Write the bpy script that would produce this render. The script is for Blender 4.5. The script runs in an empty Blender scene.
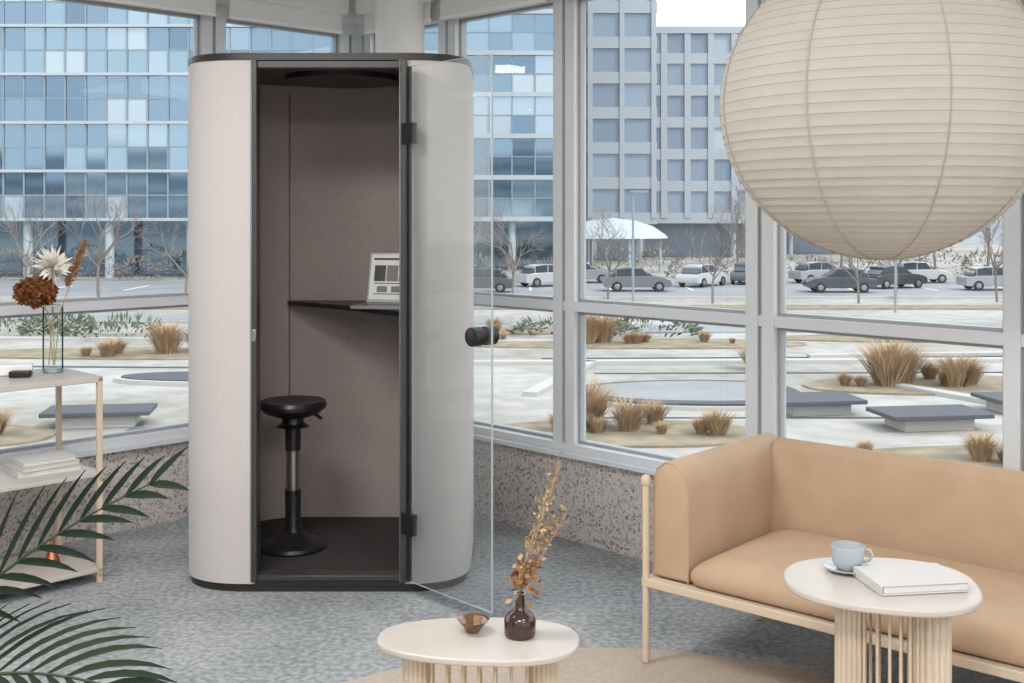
import bpy, bmesh, math, random
from math import sin, cos, pi, radians, sqrt
from mathutils import Vector, Matrix
random.seed(7)
S = bpy.context.scene

# ------------------------------------------------------------------ helpers
def lin(c):
    return tuple(((x/255)/12.92 if x/255 <= .04045 else ((x/255+.055)/1.055)**2.4) for x in c)+(1,)

def mat(name, col, rough=.6, metal=0, col2=None, nscale=30, bump=0, bscale=None, ntype='noise', sheen=0, trans=0, spec=.5, coat=0, ramp=(.35,.65)):
    m = bpy.data.materials.new(name); m.use_nodes = True
    nt = m.node_tree; b = nt.nodes['Principled BSDF']
    b.inputs['Base Color'].default_value = lin(col)
    b.inputs['Roughness'].default_value = rough
    b.inputs['Metallic'].default_value = metal
    b.inputs['Specular IOR Level'].default_value = spec
    b.inputs['Sheen Weight'].default_value = sheen
    b.inputs['Transmission Weight'].default_value = trans
    b.inputs['Coat Weight'].default_value = coat
    tc = nt.nodes.new('ShaderNodeTexCoord')
    if col2:
        if ntype == 'noise':
            n = nt.nodes.new('ShaderNodeTexNoise'); n.inputs['Detail'].default_value = 6
        else:
            n = nt.nodes.new('ShaderNodeTexVoronoi')
        n.inputs['Scale'].default_value = nscale
        nt.links.new(tc.outputs['Object'], n.inputs['Vector'])
        r = nt.nodes.new('ShaderNodeValToRGB')
        r.color_ramp.elements[0].position = ramp[0]; r.color_ramp.elements[1].position = ramp[1]
        r.color_ramp.elements[0].color = lin(col); r.color_ramp.elements[1].color = lin(col2)
        src = n.outputs['Fac'] if ntype == 'noise' else n.outputs['Color']
        nt.links.new(src, r.inputs['Fac']); nt.links.new(r.outputs['Color'], b.inputs['Base Color'])
    if bump:
        n2 = nt.nodes.new('ShaderNodeTexNoise'); n2.inputs['Scale'].default_value = bscale or nscale
        n2.inputs['Detail'].default_value = 4
        nt.links.new(tc.outputs['Object'], n2.inputs['Vector'])
        bp = nt.nodes.new('ShaderNodeBump'); bp.inputs['Strength'].default_value = bump; bp.inputs['Distance'].default_value = .01
        nt.links.new(n2.outputs['Fac'], bp.inputs['Height']); nt.links.new(bp.outputs['Normal'], b.inputs['Normal'])
    return m

def twonoise(name, s1, a1, c1, s2, a2, c2, mixf, bumpscale, lo=.36, hi=.64, lo2=.35, hi2=.65):
    m = bpy.data.materials.new(name); m.use_nodes = True; nt = m.node_tree; b = nt.nodes['Principled BSDF']
    b.inputs['Roughness'].default_value = .97; b.inputs['Specular IOR Level'].default_value = .2
    tc = nt.nodes.new('ShaderNodeTexCoord')
    def nz(s, d, a, c, lo, hi):
        n = nt.nodes.new('ShaderNodeTexNoise'); n.inputs['Scale'].default_value = s; n.inputs['Detail'].default_value = d
        r = nt.nodes.new('ShaderNodeValToRGB'); r.color_ramp.elements[0].color = lin(a); r.color_ramp.elements[1].color = lin(c)
        r.color_ramp.elements[0].position = lo; r.color_ramp.elements[1].position = hi
        nt.links.new(tc.outputs['Object'], n.inputs['Vector']); nt.links.new(n.outputs['Fac'], r.inputs['Fac']); return r
    r1 = nz(s1, 9, a1, c1, lo, hi); r2 = nz(s2, 5, a2, c2, lo2, hi2)
    mx = nt.nodes.new('ShaderNodeMixRGB'); mx.inputs[0].default_value = mixf
    nt.links.new(r1.outputs[0], mx.inputs[1]); nt.links.new(r2.outputs[0], mx.inputs[2]); nt.links.new(mx.outputs[0], b.inputs['Base Color'])
    n3 = nt.nodes.new('ShaderNodeTexNoise'); n3.inputs['Scale'].default_value = bumpscale; nt.links.new(tc.outputs['Object'], n3.inputs['Vector'])
    bp = nt.nodes.new('ShaderNodeBump'); bp.inputs['Strength'].default_value = .6; bp.inputs['Distance'].default_value = .01
    nt.links.new(n3.outputs['Fac'], bp.inputs['Height']); nt.links.new(bp.outputs['Normal'], b.inputs['Normal'])
    return m

def glassmat(name, tint, ior=1.45, rough=0.0, haze=0.0):
    m = bpy.data.materials.new(name); m.use_nodes = True
    nt = m.node_tree; nt.nodes.clear()
    o = nt.nodes.new('ShaderNodeOutputMaterial'); t = nt.nodes.new('ShaderNodeBsdfTransparent')
    g = nt.nodes.new('ShaderNodeBsdfGlossy'); f = nt.nodes.new('ShaderNodeFresnel'); mx = nt.nodes.new('ShaderNodeMixShader')
    t.inputs['Color'].default_value = lin(tint); g.inputs['Roughness'].default_value = rough
    f.inputs['IOR'].default_value = ior
    nt.links.new(f.outputs[0], mx.inputs[0]); nt.links.new(t.outputs[0], mx.inputs[1]); nt.links.new(g.outputs[0], mx.inputs[2])
    last = mx
    if haze:
        d = nt.nodes.new('ShaderNodeBsdfDiffuse'); d.inputs[0].default_value = (.9, .92, .93, 1)
        m2 = nt.nodes.new('ShaderNodeMixShader'); m2.inputs[0].default_value = haze
        nt.links.new(mx.outputs[0], m2.inputs[1]); nt.links.new(d.outputs[0], m2.inputs[2]); last = m2
    nt.links.new(last.outputs[0], o.inputs[0])
    return m

class MB:
    def __init__(s): s.v = []; s.f = []; s.m = []
    def add(s, vs, fs, mat=0, M=None):
        o = len(s.v)
        for p in vs:
            p = Vector(p)
            s.v.append(tuple(M @ p if M else p))
        for f in fs:
            s.f.append([i+o for i in f]); s.m.append(mat)
    def box(s, c, sz, mat=0, rz=0, M=None):
        x, y, z = [a/2 for a in sz]
        R = Matrix.Translation(c) @ Matrix.Rotation(rz, 4, 'Z')
        if M: R = M @ R
        vs = [(-x,-y,-z),(x,-y,-z),(x,y,-z),(-x,y,-z),(-x,-y,z),(x,-y,z),(x,y,z),(-x,y,z)]
        s.add(vs, [(3,2,1,0),(4,5,6,7),(0,1,5,4),(1,2,6,5),(2,3,7,6),(3,0,4,7)], mat, R)
    def seg(s, a, b, z0, z1, th, mat=0, off=0):
        a = Vector((a[0], a[1], 0)); b = Vector((b[0], b[1], 0)); d = b-a
        ang = math.atan2(d.y, d.x); n = Vector((-sin(ang), cos(ang), 0))
        c = (a+b)/2+n*off
        s.box((c.x, c.y, (z0+z1)/2), (d.length, th, z1-z0), mat, ang)
    def tube(s, pts, radii, n=8, mat=0, caps=True):
        pts = [Vector(p) for p in pts]
        if not hasattr(radii, '__len__'): radii = [radii]*len(pts)
        vs = []; prev = None
        for i, p in enumerate(pts):
            t = (pts[min(i+1, len(pts)-1)]-pts[max(i-1, 0)]).normalized()
            if prev is None:
                up = Vector((0, 0, 1)) if abs(t.z) < .9 else Vector((1, 0, 0))
                a = t.cross(up).normalized()
            else:
                a = (prev-t*prev.dot(t)).normalized()
            prev = a; b = t.cross(a)
            for k in range(n):
                th = 2*pi*k/n
                vs.append(p+(a*cos(th)+b*sin(th))*radii[i])
        fs = []
        for i in range(len(pts)-1):
            for k in range(n):
                fs.append((i*n+k, i*n+(k+1) % n, (i+1)*n+(k+1) % n, (i+1)*n+k))
        if caps:
            fs.append(tuple(range(n))); fs.append(tuple((len(pts)-1)*n+k for k in range(n)))
        s.add(vs, fs, mat)
    def lathe(s, prof, n=32, c=(0,0,0), mat=0, flute=0, nfl=12, sx=1, sy=1, M=None):
        vs = []; fs = []
        for r, z in prof:
            for k in range(n):
                th = 2*pi*k/n; rr = r*(1+flute*abs(cos(nfl*th/2))-flute) if flute else r
                vs.append((c[0]+rr*cos(th)*sx, c[1]+rr*sin(th)*sy, c[2]+z))
        L = len(prof)
        for i in range(L-1):
            for k in range(n):
                fs.append((i*n+k, i*n+(k+1) % n, (i+1)*n+(k+1) % n, (i+1)*n+k))
        if prof[0][0] > 1e-5: fs.append(tuple(range(n)))
        if prof[-1][0] > 1e-5: fs.append(tuple((L-1)*n+k for k in range(n)))
        s.add(vs, fs, mat, M)
    def prism(s, poly, z0, z1, mat=0, M=None, topmat=None):
        n = len(poly)
        vs = [(p[0], p[1], z0) for p in poly]+[(p[0], p[1], z1) for p in poly]
        s.add(vs, [(i, (i+1) % n, (i+1) % n+n, i+n) for i in range(n)]+[tuple(range(n))], mat, M)
        o = len(s.v)-2*n
        s.f.append([o+n+i for i in range(n)]); s.m.append(mat if topmat is None else topmat)
    def quad(s, a, b, c, d, mat=0): s.add([a, b, c, d], [(0,1,2,3)], mat)
    def obj(s, name, mats, bevel=0, seg=3, sub=0, parent=None, sharp=35, recalc=True):
        me = bpy.data.meshes.new(name); me.from_pydata(s.v, [], s.f)
        for m in mats: me.materials.append(m)
        me.polygons.foreach_set('material_index', s.m)
        if recalc:
            bm = bmesh.new(); bm.from_mesh(me)
            bmesh.ops.recalc_face_normals(bm, faces=bm.faces)
            bm.to_mesh(me); bm.free()
        me.polygons.foreach_set('use_smooth', [True]*len(me.polygons))
        me.set_sharp_from_angle(angle=radians(sharp))
        ob = bpy.data.objects.new(name, me); S.collection.objects.link(ob)
        if bevel:
            b = ob.modifiers.new('bevel', 'BEVEL'); b.width = bevel; b.segments = seg; b.limit_method = 'ANGLE'; b.angle_limit = radians(40)
        if sub:
            b = ob.modifiers.new('sub', 'SUBSURF'); b.levels = sub; b.render_levels = sub
        if parent: ob.parent = parent
        return ob

def empty(name, loc=(0,0,0)):
    e = bpy.data.objects.new(name, None); S.collection.objects.link(e); e.empty_display_size = .1
    return e
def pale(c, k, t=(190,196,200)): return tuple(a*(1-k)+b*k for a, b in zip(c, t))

# ------------------------------------------------------------------ materials
M_felt = mat('felt_light', (202,195,192), .95, col2=(194,186,183), nscale=180, bump=.25, bscale=500, sheen=.1)
M_feltin = mat('felt_interior', (178,164,159), .95, col2=(168,154,149), nscale=120, bump=.3, bscale=400)
M_black = mat('dark_metal', (54,51,50), .4, .3)
M_jamb = mat('jamb_metal', (72,70,70), .35, .4)
M_blackp = mat('black_plastic', (30,29,30), .35)
M_darkfloor = mat('booth_carpet', (46,43,42), .95, col2=(60,56,54), nscale=300, bump=.4)
M_carpet = twonoise('carpet', 42, (114,119,122), (194,196,196), 3.2, (138,143,146), (176,178,178), .5, 260)
M_pebble = mat('pebble_concrete', (118,104,100), .85, col2=(204,196,192), nscale=95, ntype='vor', bump=.5, bscale=90, ramp=(.05,.5))
M_alu = mat('aluminium_frame', (212,214,217), .45, .05)
M_alu2 = mat('aluminium_dark', (158,161,165), .45, .1)
M_white = mat('white_paint', (238,237,235), .7)
M_blind = mat('blind_fabric', (230,229,226), .9, bump=.1, bscale=300)
M_glass = glassmat('window_glass', (246,250,252))
M_dglass = glassmat('door_glass', (244,248,248), haze=.06)
M_gedge = mat('glass_edge', (176,188,188), .2, spec=.6)
M_leather = mat('tan_leather', (186,158,131), .62, col2=(180,152,125), nscale=8, bump=.15, bscale=160, spec=.3)
M_cream = mat('cream_metal', (204,186,164), .45)
M_wood = mat('pale_wood', (208,193,174), .5, col2=(198,182,162), nscale=6, bump=.03, bscale=90)
M_top = mat('table_top', (192,184,176), .35, col2=(186,178,169), nscale=5)
M_rug = mat('rug', (200,185,169), .95, col2=(189,173,156), nscale=60, bump=.5, bscale=240)
M_chrome = mat('brushed_metal', (160,158,156), .3, .9)
M_screen = mat('screen_page', (226,226,222), .3)
M_scrdark = mat('screen_image', (62,58,56), .3)
M_lapt = mat('laptop_shell', (150,150,152), .35, .7)
M_ceram = mat('ceramic', (172,179,184), .25, coat=.4)
M_paper = mat('book_paper', (210,207,203), .8)
M_cover = mat('book_cover', (196,194,191), .6)
M_copper = mat('copper', (176,110,74), .3, .8)
M_amber = mat('smoked_amber', (120,84,62), .12, .35, coat=.6)
M_vbrown = mat('brown_glass', (56,32,27), .12, coat=.6)
M_stem = mat('dried_stem', (176,146,110), .85)
M_rust = mat('rust_petals', (142,86,48), .9, col2=(106,62,36), nscale=60)
M_wpetal = mat('white_petals', (232,226,216), .9)
M_feath = mat('brown_plume', (160,120,84), .95)
M_palm = mat('palm_green', (22,34,24), .75, col2=(36,50,34), nscale=4, spec=.2)
M_palmst = mat('palm_stem', (56,64,40), .6)
M_pot = mat('pot_ceramic', (190,182,172), .6)
M_soil = mat('soil', (50,40,34), .95)
M_conc = twonoise('plaza_paving', 1.3, (136,134,131), (166,164,161), .11, (136,132,120), (168,166,163), .55, 8, .4, .6, .42, .56)
M_conc2 = mat('kerb_concrete', (170,168,165), .9)
M_bed = mat('dry_planting', (144,130,109), .95, col2=(112,105,88), nscale=1.5)
M_asph = mat('asphalt', (124,126,130), .9, col2=(138,140,143), nscale=.4)
M_dstone = mat('dark_stone', (72,76,82), .8)
def bgm(n, c, r, me): return mat(n, pale(c, .22), r, me)  # paled so that distance haze sits in the colour
M_bg = [bgm('building_glass', (92,118,138), .05, .8), bgm('building_glass_a', (112,138,156), .06, .8), bgm('building_glass_b', (136,158,172), .08, .7), bgm('building_glass_c', (74,100,122), .05, .8), bgm('building_glass_d', (160,176,186), .2, .4)]  # mixed tints put broken reflections into the tower panes' colour
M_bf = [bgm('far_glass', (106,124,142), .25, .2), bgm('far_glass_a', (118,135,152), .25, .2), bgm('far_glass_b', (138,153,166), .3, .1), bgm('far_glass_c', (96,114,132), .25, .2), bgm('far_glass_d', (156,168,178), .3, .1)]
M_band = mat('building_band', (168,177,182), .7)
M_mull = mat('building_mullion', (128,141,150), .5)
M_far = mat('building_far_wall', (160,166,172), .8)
M_tree = mat('bark', (122,113,108), .9)
M_grass = mat('dry_grass', (182,156,124), .9, col2=(158,132,102), nscale=3)
M_bush = mat('winter_shrub', (128,120,110), .95)
M_green = mat('evergreen_shrub', (96,106,86), .95)
M_hill = mat('hill', (142,147,155), 1, col2=(128,133,140), nscale=.05)
M_tyre = mat('tyre', (40,40,42), .8)
M_cwin = mat('car_glass', (60,68,76), .1)

# ------------------------------------------------------------------ room
C = Vector((-.89, 6.61, 0)); dL = Vector((-.7071, -.7071, 0)); dR = Vector((.7071, -.7071, 0))
LEN = 7.0
Lp = C+dL*LEN; Rp = C+dR*LEN; YB = -3.2
H = 2.9; SILL = .41; BAR = 1.105; HEAD = 2.62
m = MB(); m.prism([C[:2], Lp[:2], (Lp.x, YB), (Rp.x, YB), Rp[:2]], -.12, 0, 0); m.obj('floor', [M_carpet])
m = MB(); m.prism([C[:2], Lp[:2], (Lp.x, YB), (Rp.x, YB), Rp[:2]], H, H+.12, 0); m.obj('ceiling', [M_white])
for nm, d, sgn in (('left', dL, -1), ('right', dR, 1)):
    m = MB(); a = C; b = C+d*LEN
    m.seg(a, b, -.12, SILL, .10, 0, off=sgn*.05); m.obj('wall_window_'+nm, [M_pebble])
    m = MB(); m.seg(a, b, HEAD+.02, H, .10, 0, off=sgn*.05); m.obj('wall_header_'+nm, [M_white])
# unseen wall behind the camera; its window is added for frontal fill light
m = MB(); xm = (Lp.x+Rp.x)/2; xw = Rp.x-Lp.x
m.box((xm, YB-.05, SILL/2), (xw, .1, SILL), 0); m.box((xm, YB-.05, (HEAD+H)/2), (xw, .1, H-HEAD), 0); m.obj('wall_back', [M_white])
m = MB()
for i in range(8):
    x = Lp.x+.06+(xw-.12)*i/7; m.box((x, YB-.05, (SILL+HEAD)/2), (.12, .09, HEAD-SILL), 0)
for z in (SILL+.03, BAR, HEAD-.03): m.box((xm, YB-.05, z), (xw, .07, .05), 0)
m.quad((Lp.x, YB-.06, SILL), (Rp.x, YB-.06, SILL), (Rp.x, YB-.06, HEAD), (Lp.x, YB-.06, HEAD), 1)
m.obj('added_back_window', [M_alu, M_glass], recalc=False)
m = MB(); m.box((Lp.x-.05, (Lp.y+YB)/2, H/2), (.1, Lp.y-YB, H), 0); m.obj('wall_left', [M_white])
m = MB(); m.box((Rp.x+.05, (Rp.y+YB)/2, H/2), (.1, Rp.y-YB, H), 0); m.obj('wall_right', [M_white])

def window(name, d, posts, sgn):
    m = MB(); n = Vector((-d.y, d.x, 0))*sgn   # outward
    a = C; b = C+d*LEN
    m.seg(a, b, SILL, SILL+.045, .11, 0, off=sgn*.05)
    m.seg(a, b, SILL-.010, SILL+.010, .15, 0, off=sgn*.03)
    m.seg(a, b, BAR-.022, BAR+.022, .07, 0, off=sgn*.05)
    m.seg(a, b, HEAD-.05, HEAD+.02, .10, 0, off=sgn*.05)
    for t in posts:
        p = a+d*t; w = .068
        m.seg(p-d*w, p-d*.010, SILL, HEAD, .07, 0, off=sgn*.045)
        m.seg(p+d*.010, p+d*w, SILL, HEAD, .07, 0, off=sgn*.045)
        m.seg(p-d*.010, p+d*.010, SILL, HEAD, .04, 1, off=sgn*.045)
    ps = sorted(posts)
    for i in range(len(ps)-1):
        for za, zb in ((SILL+.045, BAR-.022), (BAR+.022, HEAD-.05)):
            for q, w in ((ps[i], 1), (ps[i+1], -1)):
                p = a+d*(q+w*.075); m.seg(p-d*.007, p+d*.007, za, zb, .04, 1, off=sgn*.06)
            m.seg(a+d*ps[i], a+d*ps[i+1], za, za+.014, .04, 1, off=sgn*.06)
            m.seg(a+d*ps[i], a+d*ps[i+1], zb-.014, zb, .04, 1, off=sgn*.06)
    A = a+n*.065; B = b+n*.065
    m.quad((A.x,A.y,SILL+.02),(B.x,B.y,SILL+.02),(B.x,B.y,HEAD),(A.x,A.y,HEAD),2)
    return m.obj(name, [M_alu, M_alu2, M_glass], recalc=False)
postsL = [.04, .916, 2.15, 3.3, 4.45, 5.6, 6.93]
postsR = [.04, .76, 1.596, 2.685, 3.744, 4.82, 5.9, 6.93]
window('window_1', dL, postsL, -1)
window('window_2', dR, postsR, 1)
def blinds(d, posts, sgn):
    for i in range(0, len(posts)-1):
        n = Vector((-d.y, d.x, 0))*sgn
        lo = posts[i]+.04 if i else .16
        a = C+d*lo-n*.09; b = C+d*(posts[i+1]-.04)-n*.09
        m = MB()
        m.seg(a, b, 2.66, 2.76, .09, 0); m.seg(a, b, 2.57, 2.70, .006, 1, off=sgn*.02)
        m.seg(a, b, 2.555, 2.575, .018, 0, off=sgn*.02)
        for e in (a, b): m.box((e.x, e.y, 2.78), (.03, .03, .24), 0)
        m.obj('roller_blind', [M_white, M_blind], bevel=.004, seg=2)
blinds(dL, postsL[:5], -1); blinds(dR, postsR[:6], 1)
m = MB(); m.lathe([(.13, 0), (.13, H)], 40, (-.594, 6.10, 0)); m.obj('round_column', [M_white])
m = MB(); m.seg((-1.9, 4.9), (-.2, 6.1), 2.78, 2.9, .22, 0); m.obj('ceiling_beam', [M_white], bevel=.01)

# ------------------------------------------------------------------ rug
m = MB(); m.lathe([(1.27, 0), (1.275, .003), (1.27, .006), (0, .006)], 96, (.28, 2.81, 0)); m.obj('round_rug', [M_rug])

# ------------------------------------------------------------------ booth
booth = empty('phone_booth')
XL, XR, YF, YK = -1.375, -.178, 4.69, 5.70
OL, OR = -1.05, -.438
def outline(off=0, rf=(.30,.24), rb=.36, n=14):
    l, r, f, k = XL+off, XR-off, YF+off, YK-off
    pts = [(OL, f)]
    rx, ry = rf[0]-off, rf[1]-off; e = 2.3
    for i in range(n+1):
        t = pi/2*i/n; pts.append((l+rx-rx*abs(sin(t))**(2/e), f+ry-ry*abs(cos(t))**(2/e)))
    q = rb-off
    for i in range(n+1):
        t = pi/2*i/n; pts.append((l+q-q*cos(t), k-q+q*sin(t)))
    for i in range(n+1):
        t = pi/2*i/n; pts.append((r-q+q*sin(t), k-q+q*cos(t)))
    rx = min(rx, (r-OR)-.001)
    for i in range(n+1):
        t = pi/2*i/n; pts.append((r-rx+rx*abs(cos(t))**(2/e), f+ry-ry*abs(sin(t))**(2/e)))
    pts.append((OR, f))
    return pts
out = outline(0); inn = outline(.055)
m = MB(); n = len(out); z0, z1 = .035, 2.175
vs = [(x,y,z0) for x,y in out]+[(x,y,z1) for x,y in out]+[(x,y,z0) for x,y in inn]+[(x,y,z1) for x,y in inn]
m.add(vs, [(i, i+1, i+1+n, i+n) for i in range(n-1)], 0)
for i in range(n-1):
    m.f.append([2*n+i, 3*n+i, 3*n+i+1, 2*n+i+1]); m.m.append(1)
    m.f.append([n+i, n+i+1, 3*n+i+1, 3*n+i]); m.m.append(2)
    m.f.append([i, 2*n+i, 2*n+i+1, i+1]); m.m.append(2)
m.f.append([0, n, 3*n, 2*n]); m.m.append(2)
m.f.append([n-1, 3*n-1, 4*n-1, 2*n-1]); m.m.append(2)
m.obj('shell', [M_felt, M_feltin, M_jamb], parent=booth, sharp=40)
m = MB()
m.prism(outline(.012), 0, .03, 0); m.prism(outline(.004), .028, .05, 0)
m.prism(outline(-.003), 2.172, 2.195, 0); m.prism(outline(.01), 2.195, 2.203, 0)
m.prism(outline(.05), .05, .058, 1)
m.lathe([(.26, 0), (.26, .022), (0, .022)], 40, (-.78, 5.28, 2.15), 0)
m.obj('base_and_roof', [M_black, M_darkfloor], parent=booth)
m = MB()
m.box((OL+.002, YF+.02, 1.11), (.020, .07, 2.13), 0); m.box((OR-.005, YF+.02, 1.11), (.030, .08, 2.13), 0)
m.box(((OL+OR)/2, YF+.03, 2.155), (OR-OL, .06, .03), 0); m.box(((OL+OR)/2, YF+.03, .06), (OR-OL, .07, .022), 0)
m.box((OL-.012, YF-.004, 1.11), (.008, .012, 2.13), 1); m.box((OR-.017, YF-.022, 1.11), (.006, .006, 2.13), 1)
m.box((OL+.0, YF-.012, 1.05), (.02, .012, .05), 1)
for x in (-1.09, -.5): m.box((x, 5.637, 1.1), (.007, .016, 2.06), 2)
m.obj('door_frame', [M_jamb, M_chrome, mat('felt_seam', (128,115,110), .95)], parent=booth, bevel=.003, seg=2)
hx, hy = OR+.012, YF-.03; ex, ey = -.075, 4.28
hv = Vector((hx, hy, 0)); ev = Vector((ex, ey, 0)); dd = (ev-hv).normalized()
m = MB()
a, b = hv+dd*.02, ev
m.quad((a.x,a.y,.06),(b.x,b.y,.06),(b.x,b.y,2.14),(a.x,a.y,2.14),0)
m.seg(b-dd*.0, b+dd*.003, .06, 2.14, .008, 1)
m.seg(a, b, .0595, .0605, .008, 1); m.seg(a, b, 2.1395, 2.1405, .008, 1)
m.seg(a-dd*.012, a+dd*.004, .06, 2.14, .014, 2)
for z in (1.87, .29): m.seg(a-dd*.04, a+dd*.03, z-.042, z+.042, .026, 2)
nn = Vector((-dd.y, dd.x, 0)); hp = ev-dd*.055; hp.z = 1.085
m.tube([hp-nn*.012, hp-nn*.055, hp-nn*.058], [.036, .036, .030], 28, 2); m.tube([hp+nn*.058, hp+nn*.055, hp+nn*.012], [.030, .036, .036], 28, 2)
m.tube([hp-nn*.02, hp+nn*.02], .022, 20, 2)
m.obj('glass_door', [M_dglass, M_gedge, M_blackp], parent=booth, recalc=False)
m = MB()
poly = [(-1.10, 5.63), (-1.085, 5.585), (-.98, 5.50), (-.85, 5.39), (-.70, 5.23), (-.58, 5.07), (-.47, 4.96), (-.245, 4.95), (-.24, 5.34)]
for i in range(9):
    t = pi/2*i/8; q = .30; poly.append((-.24-q+q*cos(t), 5.64-q+q*sin(t)))
m.prism(poly, 1.10, 1.122, 0); m.box((-.3, 5.2, 1.08), (.04, .3, .04), 0)
m.obj('desk_shelf', [M_blackp], parent=booth, bevel=.004, seg=2)

# laptop
lp = empty('laptop')
m = MB()
R = Matrix.Translation((-.515, 5.27, 1.1225)) @ Matrix.Rotation(radians(-14), 4, 'Z')
m.box((0, -.11, .009), (.31, .21, .014), 0, M=R)
m.box((0, -.09, .017), (.26, .10, .002), 1, M=R)
m.obj('base', [M_lapt, M_scrdark], bevel=.003, seg=2, parent=lp)
m = MB(); T = R @ Matrix.Translation((0, 0, .016)) @ Matrix.Rotation(radians(-14), 4, 'X')
m.box((0, 0, .115), (.32, .007, .23), 0, M=T); m.box((0, -.0042, .117), (.304, .001, .21), 1, M=T)
m.box((-.02, -.0052, .202), (.24, .0008, .010), 2, M=T)
for i in range(4):
    m.box((-.105+i*.060, -.0052, .135), (.055, .0008, .075), (3 if i % 2 else 2), M=T)
for i in range(3): m.box((-.09+i*.07, -.0052, .06), (.05, .0008, .028), 3, M=T)
for j in range(2): m.box((-.03, -.0052, .088-j*.05), (.2, .0008, .004), 2, M=T)
m.obj('screen', [M_lapt, M_screen, M_scrdark, mat('screen_grey', (120,112,106), .4)], parent=lp)

# stool
m = MB(); sx, sy = -.975, 5.12
m.lathe([(0, .640), (.07, .642), (.12, .66), (.148, .685), (.150, .70), (.142, .715), (.11, .713), (.06, .706), (0, .704)], 48, (sx, sy, 0), 0)
m.lathe([(.075, .60), (.05, .615), (.045, .645)], 24, (sx, sy, 0), 0)
m.lathe([(.036, .61), (.034, .50), (.034, .495)], 24, (sx, sy, 0), 0)
m.lathe([(.029, .60), (.029, .30)], 24, (sx, sy, 0), 1)
m.lathe([(.036, .32), (.034, .16), (.05, .12)], 24, (sx, sy, 0), 0)
m.lathe([(.142, .0585), (.148, .068), (.140, .082), (.10, .10), (.055, .125), (.03, .15), (0, .152)], 48, (sx, sy, 0), 0)
m.tube([(sx+.06, sy, .665), (sx+.11, sy-.03, .655), (sx+.135, sy-.04, .64)], .008, 8, 0)
m.obj('wobble_stool', [M_blackp, M_chrome])

# ------------------------------------------------------------------ sofa
sofa = empty('sofa')
A = Vector((.442, 3.94, .0065)); ang = radians(-41); MS = Matrix.Translation(A) @ Matrix.Rotation(ang, 4, 'Z')
SL, SD = 1.75, .74
m = MB()
for x in (.012, SL-.012):
    m.tube([MS @ Vector((x, .012, .0)), MS @ Vector((x, .012, .615))], .0125, 16, 0)
    p = MS @ Vector((x, .012, 0))
    m.lathe([(0, .645), (.012, .642), (.018, .63), (.018, .615), (.0125, .605)], 16, (p.x, p.y, p.z), 0)
for x in (.1, SL-.1): m.tube([MS @ Vector((x, SD-.09, .0)), MS @ Vector((x, SD-.09, .29))], .0125, 16, 0)
m.box((SL/2, .014, .277), (SL, .028, .03), 0, M=MS); m.box((SL/2, SD-.05, .277), (SL, .028, .03), 0, M=MS)
for x in (.014, SL-.014): m.box((x, SD/2-.02, .277), (.028, SD-.06, .03), 0, M=MS)
m.box((SL/2, SD/2, .285), (SL-.04, SD-.06, .012), 0, M=MS)
m.obj('frame', [M_cream], parent=sofa, bevel=.004, seg=2)
def arm(x0, flip):
    prof = [(0, .295), (0, .54), (.002, .62), (.016, .668), (.05, .694), (.085, .690), (.118, .665), (.136, .622), (.142, .56), (.142, .295)]
    m = MB(); ys = [(.032, .90), (.036, .95), (.05, .985), (.075, 1.0), (.3, 1.0), (.55, 1.0), (SD, 1.0)]
    vs = []
    cx, cz = .071, .48
    for y, k in ys:
        for x, z in prof:
            xx = cx+(x-cx)*k; zz = cz+(z-cz)*(1-(1-k)*.5)
            if flip: xx = .142-xx
            vs.append((x0+xx, y, zz))
    n = len(prof); fs = []
    for i in range(len(ys)-1):
        for k in range(n):
            fs.append((i*n+k, i*n+(k+1) % n, (i+1)*n+(k+1) % n, (i+1)*n+k))
    fs += [tuple(range(n)), tuple((len(ys)-1)*n+k for k in range(n))]
    m.add(vs, fs, 0, MS)
    m.obj('armrest', [M_leather], parent=sofa, sharp=60, bevel=.006)
    p = MB(); pts = [MS @ Vector((x0+(.142-(cx+(x-cx)*.97) if flip else cx+(x-cx)*.97), .036, cz+(z-cz)*.985)) for x, z in prof]
    p.tube(pts, .0035, 8, 0); p.obj('piping', [M_leather], parent=sofa)
arm(0.026, False); arm(SL-.142-.026, True)
m = MB()
prof = [(SD-.13, .30), (SD-.125, .45), (SD-.115, .60), (SD-.098, .668), (SD-.06, .695), (SD-.02, .682), (SD-.002, .64), (SD, .55), (SD, .295)]
vs = []
for x in (.150, SL-.150):
    for y, z in prof: vs.append((x, y, z))
n = len(prof)
fs = [(k, (k+1) % n, (k+1) % n+n, k+n) for k in range(n)]+[tuple(range(n)), tuple(range(n, 2*n))]
m.add(vs, fs, 0, MS); m.obj('backrest', [M_leather], parent=sofa, sharp=60, bevel=.008)
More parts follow.
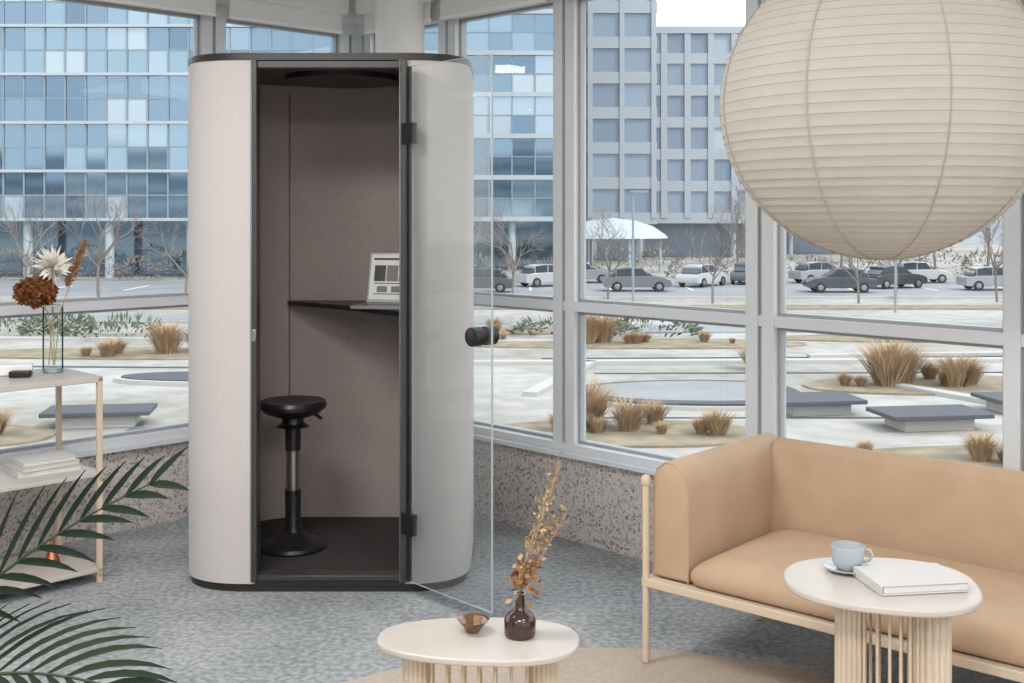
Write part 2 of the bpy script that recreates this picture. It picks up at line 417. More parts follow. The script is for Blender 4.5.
def cushion(x0, x1, y0, y1, zb, zt, name):
    m = MB(); nx, ny = 16, 12; vs = []
    def sg(u): return 1-abs(2*u-1)**8
    r = .035
    for j in range(ny+1):
        for i in range(nx+1):
            u, v = i/nx, j/ny
            e = min(u*(x1-x0), (1-u)*(x1-x0), v*(y1-y0), (1-v)*(y1-y0))
            z = zt-r+sqrt(max(0, r*r-max(0, r-e)**2))+.012*sg(u)*sin(pi*v)
            vs.append((x0+u*(x1-x0), y0+v*(y1-y0), z))
    N = (nx+1)*(ny+1)
    for j in range(ny+1):
        for i in range(nx+1):
            vs.append((x0+i/nx*(x1-x0), y0+j/ny*(y1-y0), zb))
    fs = []
    w = nx+1
    for j in range(ny):
        for i in range(nx):
            fs.append((j*w+i, j*w+i+1, (j+1)*w+i+1, (j+1)*w+i)); fs.append((N+j*w+i, N+(j+1)*w+i, N+(j+1)*w+i+1, N+j*w+i+1))
    for i in range(nx):
        fs.append((i, N+i, N+i+1, i+1)); fs.append((ny*w+i, ny*w+i+1, N+ny*w+i+1, N+ny*w+i))
    for j in range(ny):
        fs.append((j*w, (j+1)*w, N+(j+1)*w, N+j*w)); fs.append((j*w+nx, N+j*w+nx, N+(j+1)*w+nx, (j+1)*w+nx))
    m.add(vs, fs, 0, MS); m.obj(name, [M_leather], parent=sofa, sub=2, sharp=180)
cushion(.170, SL-.170, .01, SD-.132, .293, .395, 'seat_cushion')

# ------------------------------------------------------------------ tables
def pebble(cx, cy, rx, ry, rot, e=2.4, skew=.1, n=72):
    pts = []
    for i in range(n):
        t = 2*pi*i/n
        x = rx*abs(cos(t))**(2/e)*(1 if cos(t) > 0 else -1); y = ry*abs(sin(t))**(2/e)*(1 if sin(t) > 0 else -1)
        y *= 1+skew*x/rx
        pts.append((cx+x*cos(rot)-y*sin(rot), cy+x*sin(rot)+y*cos(rot)))
    return pts
def side_table(name, cx, cy, rx, ry, rot, h, posts, z0):
    e = empty(name)
    m = MB(); m.prism(pebble(cx, cy, rx, ry, rot), h-.020, h, 0); m.obj('top', [M_top], bevel=.006, seg=3, parent=e)
    m = MB()
    for px, py, r in posts:
        m.lathe([(r, z0), (r, h-.02)], 96, (px, py, 0), 0, flute=.14, nfl=16)
    (ax, ay, ar), (bx, by, br) = posts[0], posts[1]
    for sgn in (1, -1):
        for i in range(1, 8):
            t = i/8; x = ax+(bx-ax)*t; y = ay+(by-ay)*t+sgn*.085*sin(pi*t)
            m.tube([(x, y, z0), (x, y, h-.02)], .0045, 8, 1)
    m.obj('base', [M_wood, M_cream], parent=e, sharp=60)
    b = MB(); b.prism(pebble((ax+bx)/2, (ay+by)/2, abs(bx-ax)/2+.05, .11, 0, 2.2, 0), z0-.006, z0+.006, 0)
    b.prism(pebble((ax+bx)/2, (ay+by)/2, abs(bx-ax)/2+.04, .10, 0, 2.2, 0), h-.03, h-.02, 0)
    b.obj('plates', [M_wood], parent=e)
side_table('coffee_table', -.093, 3.16, .278, .160, radians(-3), .38, [(-.262, 3.16, .040), (.085, 3.14, .040)], .013)
side_table('side_table', .966, 3.02, .247, .215, radians(-12), .58, [(.892, 3.03, .041), (1.085, 2.99, .055)], .013)

m = MB(); m.lathe([(0, .380), (.018, .380), (.045, .413), (.047, .415), (.040, .413), (.014, .387), (0, .387)], 8, (-.108, 3.2, .001), 0); m.obj('faceted_bowl', [M_amber], sharp=10)

def leaf(m, p, d, L, w, mt, up=Vector((0,0,1))):
    d = Vector(d).normalized(); s = d.cross(up)
    if s.length < .01: s = Vector((1,0,0))
    s.normalize(); p = Vector(p)
    m.add([p, p+d*L*.45+s*w, p+d*L, p+d*L*.45-s*w], [(0,1,2,3)], mt)
def rv(): return Vector((random.gauss(0,1), random.gauss(0,1), random.gauss(0,1))).normalized()
bv = empty('flower_vase')
m = MB(); c = (.022, 3.17, .381)
m.lathe([(0,0),(.040,.0),(.044,.008),(.044,.045),(.036,.060),(.017,.072),(.013,.085),(.013,.112),(.016,.118),(.012,.118),(.010,.10)], 32, c, 0); m.obj('bottle', [M_vbrown], parent=bv, sharp=50)
m = MB(); b0 = Vector((.022, 3.17, .40))
for tip, nb in (((.135, 3.15, .87), 16), ((.10, 3.2, .78), 12), ((.06, 3.12, .68), 8), ((.155, 3.19, .72), 10)):
    tip = Vector(tip); mid = b0.lerp(tip, .45)+Vector((-.012, 0, .03))
    pts = [b0, Vector((.022, 3.17, .50)), mid, tip]
    m.tube(pts, [.0018, .0018, .0014, .0008], 6, 0)
    for i in range(nb):
        t = .25+.75*i/nb; q = mid.lerp(tip, (t-.25)/.75)
        for k in range(3):
            dv = (rv()*.7+Vector((.1, 0, .8))).normalized(); L = random.uniform(.015, .035)
            m.tube([q, q+dv*L], .0005, 4, 0, False)
            leaf(m, q+dv*L, rv()+Vector((0,0,.6)), random.uniform(.008,.018), .004, 0, rv())
for i in range(90):
    q = Vector((.034, 3.16, .545))+Vector((random.gauss(0,.022), random.gauss(0,.018), random.gauss(0,.026)))
    leaf(m, q, rv(), random.uniform(.015,.034), random.uniform(.006,.011), (1 if random.random() < .4 else 2) if random.random() < .7 else 0, rv())
for i in range(40):
    t = random.random(); q = Vector((.05+.07*t, 3.16, .56+.15*t))+rv()*.014
    leaf(m, q, rv(), .02, .006, 2 if random.random() < .7 else 0, rv())
m.obj('dried_branches', [M_stem, M_rust, M_feath], parent=bv, recalc=False)

cup = empty('coffee_cup'); c = (.905, 3.10, .581)
m = MB(); m.lathe([(0,0),(.030,0),(.062,.010),(.063,.013),(.03,.006),(0,.005)], 48, c, 0); m.obj('saucer', [M_ceram], parent=cup)
m = MB(); c2 = (c[0], c[1], c[2]+.007)
m.lathe([(0,0),(.026,.0),(.034,.006),(.042,.025),(.045,.062),(.0435,.063),(.039,.028),(.03,.010),(0,.008)], 48, c2, 0)
m.tube([(c[0]+.041, c[1], c2[2]+.05), (c[0]+.058, c[1]-.006, c2[2]+.05), (c[0]+.064, c[1]-.008, c2[2]+.036), (c[0]+.055, c[1]-.005, c2[2]+.022), (c[0]+.039, c[1], c2[2]+.018)], .0045, 10, 0)
m.obj('cup', [M_ceram], parent=cup)
m = MB(); R = Matrix.Translation((1.035, 2.99, .581)) @ Matrix.Rotation(radians(8), 4, 'Z')
m.box((0,0,.002), (.235, .165, .004), 0, M=R); m.box((.002,0,.013), (.226, .157, .018), 1, M=R); m.box((0,0,.024), (.235, .165, .004), 0, M=R)
m.box((-.1165,0,.013), (.004,.165,.026), 0, M=R)
m.obj('book', [M_cover, M_paper], bevel=.0015, seg=2)

# ------------------------------------------------------------------ paper lantern
lan = empty('paper_lantern'); LC = Vector((1.06, 3.30, 1.855)); LR = .458; LZ = .442
m_l = bpy.data.materials.new('rice_paper'); m_l.use_nodes = True; nt = m_l.node_tree; nt.nodes.clear()
o_ = nt.nodes.new('ShaderNodeOutputMaterial'); dfn = nt.nodes.new('ShaderNodeBsdfDiffuse'); trn = nt.nodes.new('ShaderNodeBsdfTranslucent'); mx = nt.nodes.new('ShaderNodeMixShader')
nz = nt.nodes.new('ShaderNodeTexNoise'); nz.inputs['Scale'].default_value = 14; nz.inputs['Detail'].default_value = 8
tcn = nt.nodes.new('ShaderNodeTexCoord'); rp = nt.nodes.new('ShaderNodeValToRGB')
rp.color_ramp.elements[0].color = lin((210,204,195)); rp.color_ramp.elements[1].color = lin((221,215,206))
nt.links.new(tcn.outputs['Object'], nz.inputs[0]); nt.links.new(nz.outputs[0], rp.inputs[0])
nt.links.new(rp.outputs[0], dfn.inputs[0]); nt.links.new(rp.outputs[0], trn.inputs[0]); mx.inputs[0].default_value = .35
nt.links.new(dfn.outputs[0], mx.inputs[1]); nt.links.new(trn.outputs[0], mx.inputs[2]); nt.links.new(mx.outputs[0], o_.inputs[0])
M_rib = mat('bamboo_rib', (178,168,155), .8)
m = MB(); nr = 46; n = 96; prof = []
zs = []
for i in range(nr+1):
    a_ = -pi/2+.10+(pi-.2)*i/nr+random.uniform(-.009, .009); zs.append(a_)
for i, a_ in enumerate(zs):
    prof.append((LR*cos(a_), LZ*sin(a_)))
    if i < nr:
        b_ = zs[i+1]
        for t, k in ((.2, .997), (.5, .9955), (.8, .997)):
            q = a_+(b_-a_)*t; prof.append((LR*cos(q)*k, LZ*sin(q)*k))
vs = []; fs = []
for r, z in prof:
    for j in range(n):
        th = 2*pi*j/n; vs.append((LC.x+r*cos(th), LC.y+r*sin(th), LC.z+z))
for i in range(len(prof)-1):
    for j in range(n): fs.append((i*n+j, i*n+(j+1) % n, (i+1)*n+(j+1) % n, (i+1)*n+j))
m.add(vs, fs, 0); m.obj('paper_shade', [m_l], parent=lan, sharp=180, recalc=False)
m = MB()
for a_ in zs:
    pts = [(LC.x+LR*cos(a_)*cos(2*pi*j/64), LC.y+LR*cos(a_)*sin(2*pi*j/64), LC.z+LZ*sin(a_)) for j in range(65)]
    m.tube(pts, .0011, 5, 0, False)
for j in range(8):
    th = 2*pi*j/8+.06
    pts = [(LC.x+LR*1.001*cos(a_)*cos(th), LC.y+LR*1.001*cos(a_)*sin(th), LC.z+LZ*1.001*sin(a_)) for a_ in zs]
    m.tube(pts, .0022, 5, 0, False)
for zz in (zs[0], zs[-1]):
    r = LR*cos(zz); z = LC.z+LZ*sin(zz)
    m.tube([(LC.x+r*cos(2*pi*j/32), LC.y+r*sin(2*pi*j/32), z) for j in range(33)], .004, 6, 0, False)
m.obj('ribs', [M_rib], parent=lan)
m = MB(); m.tube([LC+Vector((0,0,LZ-.01)), (LC.x, LC.y, H)], .003, 8, 0); m.lathe([(.05, H-.025), (.05, H)], 24, (LC.x, LC.y, 0), 0)
m.tube([LC+Vector((-LR*.1,0,LZ*.99)), LC+Vector((LR*.1,0,LZ*.99))], .002, 6, 0)
m.obj('cord', [M_white], parent=lan)

# ------------------------------------------------------------------ console shelf
CC = Vector((-1.714, 4.82, 0)); MC = Matrix.Translation(CC) @ Matrix.Rotation(radians(45), 4, 'Z')
m = MB(); CL, CD = 1.25, .42
for x in (-.011, -CL+.011):
    for y in (.011, CD-.011): m.box((x, y, .43), (.022, .022, .86), 0, M=MC)
for z, th in ((.853, .024), (.455, .018), (.055, .018)):
    m.box((-CL/2, CD/2, z), (CL, CD, th), 1, M=MC)
for x in (-.011, -CL+.011):
    for z in (.435, .035): m.box((x, CD/2, z), (.020, CD, .022), 0, M=MC)
m.obj('console_shelf', [M_cream, M_top], bevel=.003, seg=2)
def cl(x, y, z=0): return MC @ Vector((x, y, z))
gv = empty('glass_flower_vase'); c = Vector((-1.972, 4.94, .866))
m = MB(); m.lathe([(.040,0),(.042,.01),(.042,.285)], 40, tuple(c), 0)
m.lathe([(.042,.283),(.044,.286),(.042,.289),(.040,.286)], 40, tuple(c), 1); m.lathe([(.040,.001),(.040,.014),(0,.014)], 40, tuple(c), 1)
m.obj('glass', [glassmat('clear_vase_glass', (246,250,249), 1.18), M_gedge], parent=gv, recalc=False)
m = MB()
for tx, ty, tz in ((-.06,-.02,.33),(.0,0,.45),(.09,.02,.44),(-.02,.03,.40)):
    m.tube([c+Vector((random.uniform(-.02,.02),0,.03)), c+Vector((tx*.3,ty*.3,.25)), c+Vector((tx,ty,tz))], .0022, 6, 0)
for i in range(500):
    v = rv(); v.z *= .7; q = c+Vector((-.065,-.02,.345))+v*random.uniform(.055,.08)
    leaf(m, q, v+rv()*.9, .024, .012, 1, rv())
m.lathe([(0,-.05),(.045,-.04),(.065,0),(.045,.04),(0,.05)], 16, tuple(c+Vector((-.065,-.02,.345))), 1)
for i in range(120):
    v = rv(); v.z = v.z*.8+.15; q = c+Vector((.0,.0,.455)); leaf(m, q+v*.01, v, random.uniform(.05,.095), .010, 2, rv())
for i in range(320):
    t = random.random(); q = c+Vector((.045+.085*t, .02, .36+.20*t)); leaf(m, q, Vector((.4,0,.8))+rv()*.6, .04*(1.2-t*.7), .004, 3, rv())
m.obj('dried_flowers', [M_stem, M_rust, M_wpetal, M_feath], parent=gv, recalc=False)
m = MB(); p = cl(-.24, .30, .866)
m.box((p.x, p.y, .866+.022), (.13, .09, .044), 0, radians(20)); m.box((p.x+.05, p.y-.075, .866+.013), (.085, .05, .026), 1, radians(10))
m.obj('tape_dispenser', [M_white, M_blackp], bevel=.006)
m = MB(); p = cl(-.17, .2, 0)
zz = .464
for i, (w, d_, h, rz) in enumerate(((.26,.19,.022,40),(.24,.18,.018,48),(.22,.16,.02,43))):
    m.box((p.x, p.y, zz+h/2), (w-.006, d_-.006, h*.8), 1, radians(rz)); m.box((p.x, p.y, zz+.002), (w, d_, .003), 0, radians(rz)); m.box((p.x, p.y, zz+h-.002), (w, d_, .003), 0, radians(rz)); zz += h+.0005
m.obj('book_stack', [M_cover, M_paper])
m = MB(); p = cl(-.13, .2, .064); m.lathe([(0,0),(.030,0),(.034,.006),(.022,.04),(.009,.075),(.007,.10),(.010,.105),(0,.107)], 28, tuple(p), 0); m.obj('copper_bottle', [M_copper])

# ------------------------------------------------------------------ palm
palm = empty('potted_palm')
PB = Vector((-1.42, 2.35, 0))
m = MB(); m.lathe([(0,0),(.13,0),(.15,.02),(.19,.34),(.20,.36),(.18,.36),(.17,.32)], 40, tuple(PB), 0); m.lathe([(.168,.318),(0,.325)], 40, tuple(PB), 1)
m.obj('pot', [M_pot, M_soil], parent=palm)
m = MB()
def frond(P0, P1, P2, nl=22, LL=.30, w=.008, roll=0, droop=.13):
    P0, P1, P2 = Vector(P0), Vector(P1), Vector(P2); N = 24
    B = lambda t: P0*(1-t)**2+P1*2*t*(1-t)+P2*t*t
    T = lambda t: ((P1-P0)*(1-t)+(P2-P1)*t).normalized()
    m.tube([B(i/N) for i in range(N+1)], [.006*(1-i/N)+.0015 for i in range(N+1)], 6, 1)
    for i in range(nl):
        t = .25+.75*i/(nl-1); p = B(t); tg = T(t); sd = tg.cross(Vector((0,0,1))).normalized(); up = sd.cross(tg)
        Rr = Matrix.Rotation(radians(roll), 3, tg); sd = Rr @ sd; up = Rr @ up
        L = LL*(.45+.55*sin(pi*min(1, .15+.85*(i/(nl-1)))**.9)) if i < nl-1 else LL*.5
        for s_ in (1, -1):
            a_ = .80-.45*i/nl+random.uniform(-.08,.08)
            d = (tg*cos(a_)+sd*s_*sin(a_)+up*.15).normalized()
            q = []; pos = p.copy(); dd_ = d.copy()
            for k in range(6):
                ww = w*(.35, .9, 1, .85, .55, .02)[k]
                side = dd_.cross(up).normalized()
                q.append((pos-side*ww, pos+up*-.002, pos+side*ww)); pos = pos+dd_*L/5
                dd_ = (dd_+Vector((0,0,-droop-random.uniform(0,.04)))).normalized()
            vs = [x for tr in q for x in tr]; fs = []
            for k in range(5):
                fs += [(k*3, k*3+1, k*3+4, k*3+3), (k*3+1, k*3+2, k*3+5, k*3+4)]
            m.add(vs, fs, 0)
o3 = PB+Vector((0,0,.32))
frond(o3, (-1.20, 2.30, .78), (-.70, 2.22, 1.02), LL=.21, roll=60, nl=16, droop=.05)
frond(o3+Vector((.03,-.03,0)), (-1.12, 2.15, .80), (-.64, 2.02, .69), LL=.26, roll=35, nl=18)
frond(o3+Vector((.03,-.05,0)), (-1.12, 2.0, .66), (-.60, 1.92, .53), LL=.26, roll=35, nl=18)
frond(o3+Vector((-.03,0,0)), (-1.7, 2.35, 1.3), (-2.1, 2.4, 1.1)); frond(o3+Vector((0,.04,0)), (-1.5, 2.6, 1.3), (-1.75, 2.9, 1.2))
frond(o3+Vector((0,-.04,0)), (-1.5, 2.0, 1.2), (-1.7, 1.7, 1.1)); frond(o3+Vector((-.02,0,0)), (-1.45, 2.3, 1.3), (-1.5, 2.15, 1.55))
m.obj('fronds', [M_palm, M_palmst], parent=palm, recalc=False, sharp=80)

# ------------------------------------------------------------------ outside
G = -3.3
m = MB(); m.add([(-200,-160,G),(260,-160,G),(260,330,G),(-200,330,G)], [(0,1,2,3)], 0)
def slab(x, y, w, d, h, mt, rz=0): m.box((x, y, G+h/2), (w, d, h), mt, rz)
slab(20, 76, 170, 18, .02, 1); slab(20, 60, 170, 2.5, .06, 2); slab(20, 66.4, 170, .3, .15, 4); slab(30, 50, 60, 3.5, .04, 1, .05); slab(-30, 54, 60, 3.5, .04, 1, -.05)
def ell(cx, cy, rx, ry, h, mt, rot=0, n=40):
    m.prism(pebble(cx, cy, rx, ry, rot, 2.3, .15, n), G, G+h, mt)
beds = ((11.8,32.6,3.6,1.8,.1),(2.2,25.4,3.2,1.5,0),(4,43,7,1.5,0),(-13,40,7,1.6,0),(18,45,8,1.6,0),(-3,48,8,1.5,0),(13,23.5,3.5,1.4,.3),(-14,25,4,1.4,0),(9,22.6,3,1.3,.1))
for cx, cy, rx, ry, rot in beds: ell(cx, cy, rx, ry, .05, 2, rot)
ell(4.6, 30.6, 3.2, 2.2, .10, 4); ell(4.6, 30.6, 3.05, 2.05, .16, 3); ell(4.6, 30.6, 2.6, 1.7, .18, 1)
ell(-8, 33.6, 3.6, 1.3, .12, 4); ell(-8, 33.6, 3.4, 1.1, .15, 3)
for x, y, w, d, rz in ((6,37.5,22,.5,.04),(-10,44,24,.5,-.05),(12,30,.4,9,.5),(1.5,34,.4,7,-.3),(20,40,20,.4,.1)): slab(x, y, w, d, .12, 4, rz)
for x, y, w, d, rz in ((9,39,16,.25,.04),(9,35.2,13,.2,.02),(-12,36.5,14,.25,-.05),(5,27.4,8,.12,.0)): slab(x, y, w, d, .02, 3, rz)
for i in range(16): slab(-30+i*5.2, 76, .12, 5, .03, 5)
m.obj('ground', [M_conc, M_asph, M_bed, M_dstone, M_conc2, M_white])
for x, y, w, d, rz in ((7.4,28.2,2.1,1.5,.15),(9.5,26.2,2.4,1.4,.15),(-9.5,26.5,2.4,1.2,.15),(12.6,28.4,2,1.3,.15),(-7,23.6,2,1,0)):
    m = MB(); m.box((x,y,G+.34), (w,d,.10), 0, rz); m.box((x,y,G+.15), (w*.7,d*.7,.30), 1, rz); m.obj('stone_bench', [M_dstone, M_conc2], bevel=.02)
def grassmesh():
    g = MB()
    for i in range(520):
        a_ = random.uniform(0, 2*pi); r = random.uniform(0,.25); p = Vector((r*cos(a_), r*sin(a_), 0)); d = Vector((cos(a_)*random.uniform(.02,.75), sin(a_)*random.uniform(.02,.75), 1)).normalized()
        L = random.uniform(.45,1.2); s_ = Vector((-sin(a_), cos(a_), 0))*.011
        q = p+d*L*.6; e = q+(d+Vector((cos(a_)*.5, sin(a_)*.5, -.2))).normalized()*L*.4
        g.add([p-s_, p+s_, q+s_, q-s_, e], [(0,1,2,3),(3,2,4)], 0)
    return g.obj('ornamental_grass', [M_grass], recalc=False)
g0 = grassmesh(); first = True
gl = [(10.6,32.4,1.4),(11.1,32.9,1.2),(12.4,32.2,1.0),(12.9,32.5,.8),(7.6,36,.9),(2.8,43,1.3),(3.4,43.4,1.2),(1.7,26.2,1.1),(2.6,25.6,.8),(-12,40,1.2),(-11,40.6,1)]
for cx, cy, rx, ry, rot in beds:
    for k in range(8):
        a_ = random.uniform(0, 2*pi); r = sqrt(random.random())*.8
        gl.append((cx+rx*r*cos(a_), cy+ry*r*sin(a_), random.uniform(.25,.7)))
for x, y, s_ in gl:
    if first: ob = g0; first = False
    else:
        ob = bpy.data.objects.new('ornamental_grass', g0.data); S.collection.objects.link(ob)
    ob.location = (x, y, G+.05); ob.scale = (s_*1.1, s_*1.1, s_*1.0); ob.rotation_euler[2] = random.random()*6
def shrubs(mt, xs, y0, hgt):
    g = MB()
    for cx in xs:
        rx, hz, cy = random.uniform(1.2,2.4), random.uniform(.6,1.2)*hgt, y0+random.uniform(-1,1)
        for i in range(260):
            v = rv(); q = Vector((cx+v.x*rx, cy+v.y*1.1, G+.05+abs(v.z)*hz)); leaf(g, q, v+Vector((0,0,.5)), random.uniform(.2,.5), .05, 0, rv())
    g.obj('hedge', [mt], recalc=False)
shrubs(M_bush, [-40+i*3.1 for i in range(15)], 85.5, 2.0)
shrubs(M_bush, [8+i*3.1 for i in range(14)], 88, 2.2)
shrubs(M_green, [-26+i*2.6 for i in range(5)]+[2.5, 5.5], 46, .7)
def treemesh(seed):
    random.seed(seed); g = MB()
    def br(p, d, L, r, lv):
        q = p+d*L*.5+rv()*L*.05; e = q+(d+rv()*.15).normalized()*L*.5
        g.tube([p, q, e], [r, r*.82, r*.62], 5 if lv < 2 else 3, 0, False)
        if lv >= 5: return
        for k in range(3 if lv else 5):
            nd = (d+rv()*.75+Vector((0,0,.15))).normalized()
            br(q.lerp(e, random.uniform(.2,1)), nd, L*random.uniform(.6,.78), r*.55, lv+1)
    br(Vector((0,0,0)), Vector((0,0,1)), 2.2, .08, 0)
    return g.obj('bare_tree', [M_tree], recalc=False)
tm = [treemesh(3), treemesh(11)]; used = [False, False]
for i, (x, y, s_) in enumerate(((11,63,1),(14.5,68,1.2),(19,63,.9),(22,66,1.2),(5.5,66,1.0),(27,64,1.0),(33,68,1.3),(26,91,1.6),(38,92,1.7),(45,92,1.5),(-17,60,1.1),(-23,64,1.3),(-12,66,1.0),(-3,68,1.1),(18,92,1.5),(22,93,1.3),(32,93,1.6),(-28,66,1.2),(0,66,1),(28,95,1.5),(35,95,1.5))):
    k = i % 2
    if not used[k]: ob = tm[k]; used[k] = True
    else: ob = bpy.data.objects.new('bare_tree', tm[k].data); S.collection.objects.link(ob)
    ob.location = (x, y, G); ob.scale = (s_,)*3; ob.rotation_euler[2] = i*1.3
random.seed(21)
def car(x, y, rz, col):
    cm = mat('car_paint', col, .3, .2, coat=.6)
    g = MB(); R = Matrix.Translation((x, y, G+.02)) @ Matrix.Rotation(rz, 4, 'Z')
    RX = R @ Matrix.Rotation(radians(90), 4, 'X')
    body = [(-2.1,.32),(-2.12,.62),(-2.05,.86),(-1.3,.95),(1.0,.97),(1.75,.86),(2.1,.70),(2.15,.40),(2.0,.28),(-2.0,.28)]
    g.prism(body, -.85, .85, 0, M=RX)
    cab = [(-1.75,.93),(-1.25,1.40),(-.7,1.48),(.2,1.46),(1.05,.95)]
    g.prism(cab, -.68, .68, 1, M=RX)
    roof = [(-1.30,1.40),(-.7,1.50),(.2,1.48),(.3,1.42),(-.7,1.44)]
    g.prism(roof, -.66, .66, 0, M=RX)
    for xx in (-.35, -1.35, .75): g.prism([(xx-.04,.93),(xx+.04,.93),(xx+.02-(.4 if xx > 0 else 0),1.42),(xx-.04-(.4 if xx > 0 else 0),1.42)], -.69, .69, 0, M=RX)
    for xx in (-1.3, 1.35):
        for yy in (-.8, .8):
            g.tube([R @ Vector((xx,yy-.1,.32)), R @ Vector((xx,yy+.1,.32))], .32, 20, 2)
            g.tube([R @ Vector((xx,yy-.11,.32)), R @ Vector((xx,yy+.11,.32))], .18, 12, 3)
    for yy in (-.6,.6): g.box((2.1,yy,.66), (.08,.3,.12), 3, M=R)
    g.obj('car', [cm, M_cwin, M_tyre, M_chrome], bevel=.04, seg=2)
for i, (x, y, rz, col) in enumerate(((7.9,73,0,(110,112,118)),(12.9,78,.9,(185,188,190)),(20.5,72,3.1,(70,74,82)),(25.2,76,.4,(60,62,66)),(31,74,0,(150,152,156)),(37,77,3.1,(100,102,108)),(2.4,78,.5,(180,180,184)),(43,73,0,(130,76,74)),(16.6,81,1.2,(80,84,90)),(-2,72,3.1,(80,84,88)),(29,82,0,(180,180,182)),(22,82,.3,(160,160,164)),(5,82,0,(140,140,146)))):
    car(x, y, rz, col)
# buildings
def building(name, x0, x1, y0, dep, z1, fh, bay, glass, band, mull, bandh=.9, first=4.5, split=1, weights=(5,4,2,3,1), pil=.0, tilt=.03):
    g = MB(); z0 = G; nm = len(glass); BI, MI = nm, nm+1
    g.box(((x0+x1)/2, y0+dep/2, (z0+first+z1)/2), (x1-x0, dep, z1-z0-first), 0)
    g.box(((x0+x1)/2, y0+dep/2+2, z0+first/2), (x1-x0-2, dep-4, first), 1)
    nb = int((x1-x0)/bay); bw = (x1-x0)/nb; z = z0+first
    while z < z1:
        g.box(((x0+x1)/2, y0+dep/2, z), (x1-x0+.7, dep+.7, bandh), BI)
        for k in range(split):
            za = z+fh*k/split; zb = min(z+fh*(k+1)/split, z1)
            if k: g.box(((x0+x1)/2, y0+dep/2, za), (x1-x0+.3, dep+.3, .10), MI)
            run = 0
            for i in range(nb):
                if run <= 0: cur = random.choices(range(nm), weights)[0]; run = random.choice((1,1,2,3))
                run -= 1
                xa = x0+i*bw; t = random.uniform(-tilt,tilt); u = random.uniform(-tilt,tilt)*.5
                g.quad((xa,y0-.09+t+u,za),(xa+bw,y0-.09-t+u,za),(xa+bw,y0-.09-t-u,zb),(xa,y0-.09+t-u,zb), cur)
        z += fh
    for i in range(nb+1):
        x = x0+bw*i; big = i % 4 == 0
        if pil: g.box((x, y0+dep/2, (z0+first+z1)/2), (pil, dep+.9, z1-z0-first), BI)
        else: g.box((x, y0+dep/2, (z0+first+z1)/2), (.12, dep+.4, z1-z0-first), MI)
        if big: g.tube([(x, y0+.6, z0), (x, y0+.6, z0+first)], .35, 12, BI)
    nd = int(dep/bay)
    for i in range(1, nd): g.box(((x0+x1)/2, y0+dep*i/nd, (z0+first+z1)/2), (x1-x0+.35, .14, z1-z0-first), MI)
    g.box(((x0+x1)/2, y0+dep/2, z1+.4), (x1-x0+1, dep+1, .8), BI)
    return g.obj(name, list(glass)+[band, mull])
building('glass_office_building', -75, -9, 88, 22, 32, 3.7, 1.55, M_bg, M_band, M_mull, bandh=.22, split=2, tilt=.025)  # pale storey bands stand in for reflected bands in the glass
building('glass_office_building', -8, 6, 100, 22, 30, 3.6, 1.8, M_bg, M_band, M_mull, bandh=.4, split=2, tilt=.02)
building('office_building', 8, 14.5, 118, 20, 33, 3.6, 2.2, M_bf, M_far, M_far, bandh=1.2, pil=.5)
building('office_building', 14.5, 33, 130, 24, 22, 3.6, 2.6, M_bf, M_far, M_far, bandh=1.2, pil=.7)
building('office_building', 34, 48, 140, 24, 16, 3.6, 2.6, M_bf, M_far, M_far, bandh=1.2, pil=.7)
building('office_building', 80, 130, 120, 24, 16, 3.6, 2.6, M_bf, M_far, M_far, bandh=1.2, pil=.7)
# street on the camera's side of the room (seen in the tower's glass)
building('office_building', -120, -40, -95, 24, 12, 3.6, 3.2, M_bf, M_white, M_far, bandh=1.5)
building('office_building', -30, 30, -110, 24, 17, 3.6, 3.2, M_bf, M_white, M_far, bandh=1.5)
g = MB(); nx = 50; vs = []; fs = []
for j in range(6):
    for i in range(nx+1):
        x = -120+420*i/nx; h_ = (27+9*sin(x*.02+.8)+4*sin(x*.07))*sin(pi/2*j/5)
        vs.append((x, 190+j*22, G+h_))
for j in range(5):
    for i in range(nx): w = nx+1; fs.append((j*w+i, j*w+i+1, (j+1)*w+i+1, (j+1)*w+i))
g.add(vs, fs, 0); g.obj('distant_hill', [M_hill], sharp=180)
g = MB()
g.lathe([(3.6,2.9),(3.4,3.2),(2.6,3.9),(1.4,4.4),(0,4.6)], 24, (8.5, 97, G), 0, sx=1.3)
for a_ in range(6): g.tube([(8.5+4*cos(a_), 97+3*sin(a_), G), (8.5+4*cos(a_), 97+3*sin(a_), G+3)], .12, 8, 0)
g.obj('white_canopy', [M_band])
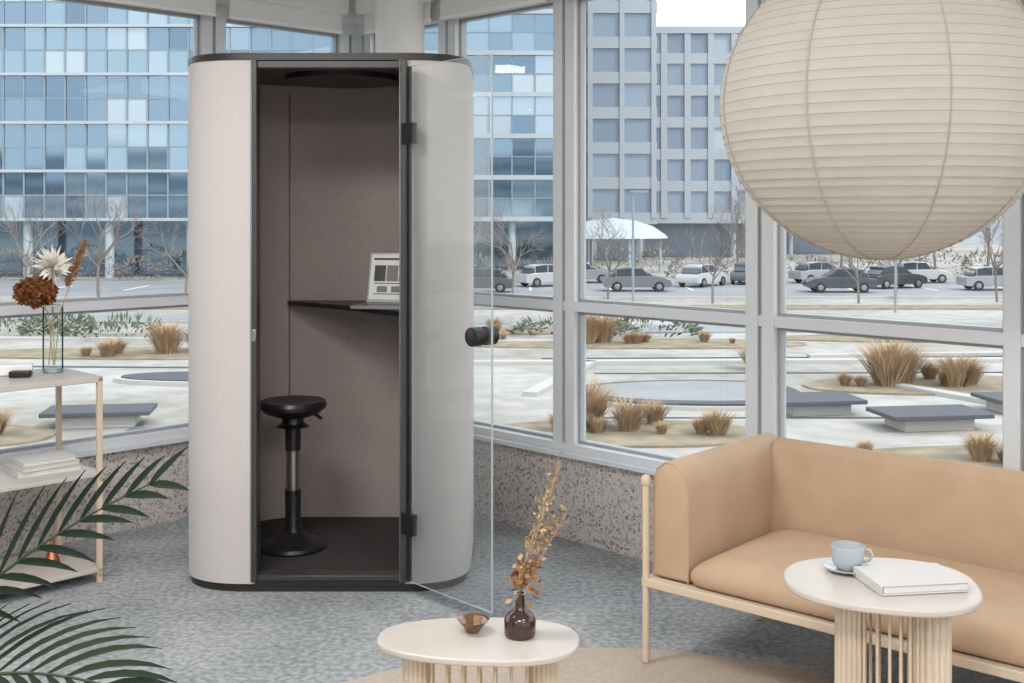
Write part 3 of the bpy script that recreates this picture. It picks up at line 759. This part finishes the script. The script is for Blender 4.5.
for x, y in ((-6.2,50),(6,57),(19,57)):
    g = MB(); g.tube([(x,y,G),(x,y,G+6)], .06, 8, 0); g.box((x+.3,y,G+6), (.9,.25,.1), 0); g.obj('street_lamp', [M_mull])

# ------------------------------------------------------------------ lights
w = bpy.data.worlds.new('World'); S.world = w; w.use_nodes = True; nt = w.node_tree
bg = nt.nodes['Background']; tc = nt.nodes.new('ShaderNodeTexCoord'); sp = nt.nodes.new('ShaderNodeSeparateXYZ'); rp = nt.nodes.new('ShaderNodeValToRGB')
nt.links.new(tc.outputs['Generated'], sp.inputs[0]); nt.links.new(sp.outputs['Z'], rp.inputs[0]); nt.links.new(rp.outputs[0], bg.inputs[0])
rp.color_ramp.elements[0].color = (1, 1, 1, 1); rp.color_ramp.elements[1].color = (.90, .95, 1, 1); rp.color_ramp.elements[1].position = .6
bg.inputs[1].default_value = 1.35
sun = bpy.data.lights.new('sun', 'SUN'); sun.energy = 1.5; sun.angle = radians(5); sun.color = (1, .96, .90)
so = bpy.data.objects.new('sun', sun); S.collection.objects.link(so)
so.rotation_euler = Vector((-.55, .45, -.75)).to_track_quat('-Z', 'Y').to_euler()
for x, y, e in ((-1.3, 3.0, 36), (1.5, 1.2, 17), (-.2, .2, 46), (-2.6, -.8, 52), (2.2, -.8, 46)):  # unseen fill lights with housings, added to brighten the room
    l = bpy.data.lights.new('added_fill_light', 'AREA'); l.shape = 'RECTANGLE'; l.size = 1.2; l.size_y = .6; l.energy = e; l.color = (1, .985, .97)
    lo = bpy.data.objects.new('added_fill_lamp', l); S.collection.objects.link(lo); lo.location = (x, y, H-.04)
    m = MB(); m.box((x, y, H-.015), (1.26, .66, .03), 0); fx = m.obj('added_fill_light', [M_white]); lo.parent = fx

# ------------------------------------------------------------------ camera
cam = bpy.data.cameras.new('camera'); co = bpy.data.objects.new('camera', cam); S.collection.objects.link(co)
co.location = (0, 0, 1.54); co.rotation_euler = (radians(90), 0, 0)
cam.lens = 36*1150/1024; cam.sensor_width = 36; cam.shift_y = -126.5/1024; cam.clip_end = 800
S.camera = co
try:
    S.view_settings.view_transform = 'Standard'; S.view_settings.exposure = 0.70
except Exception: pass
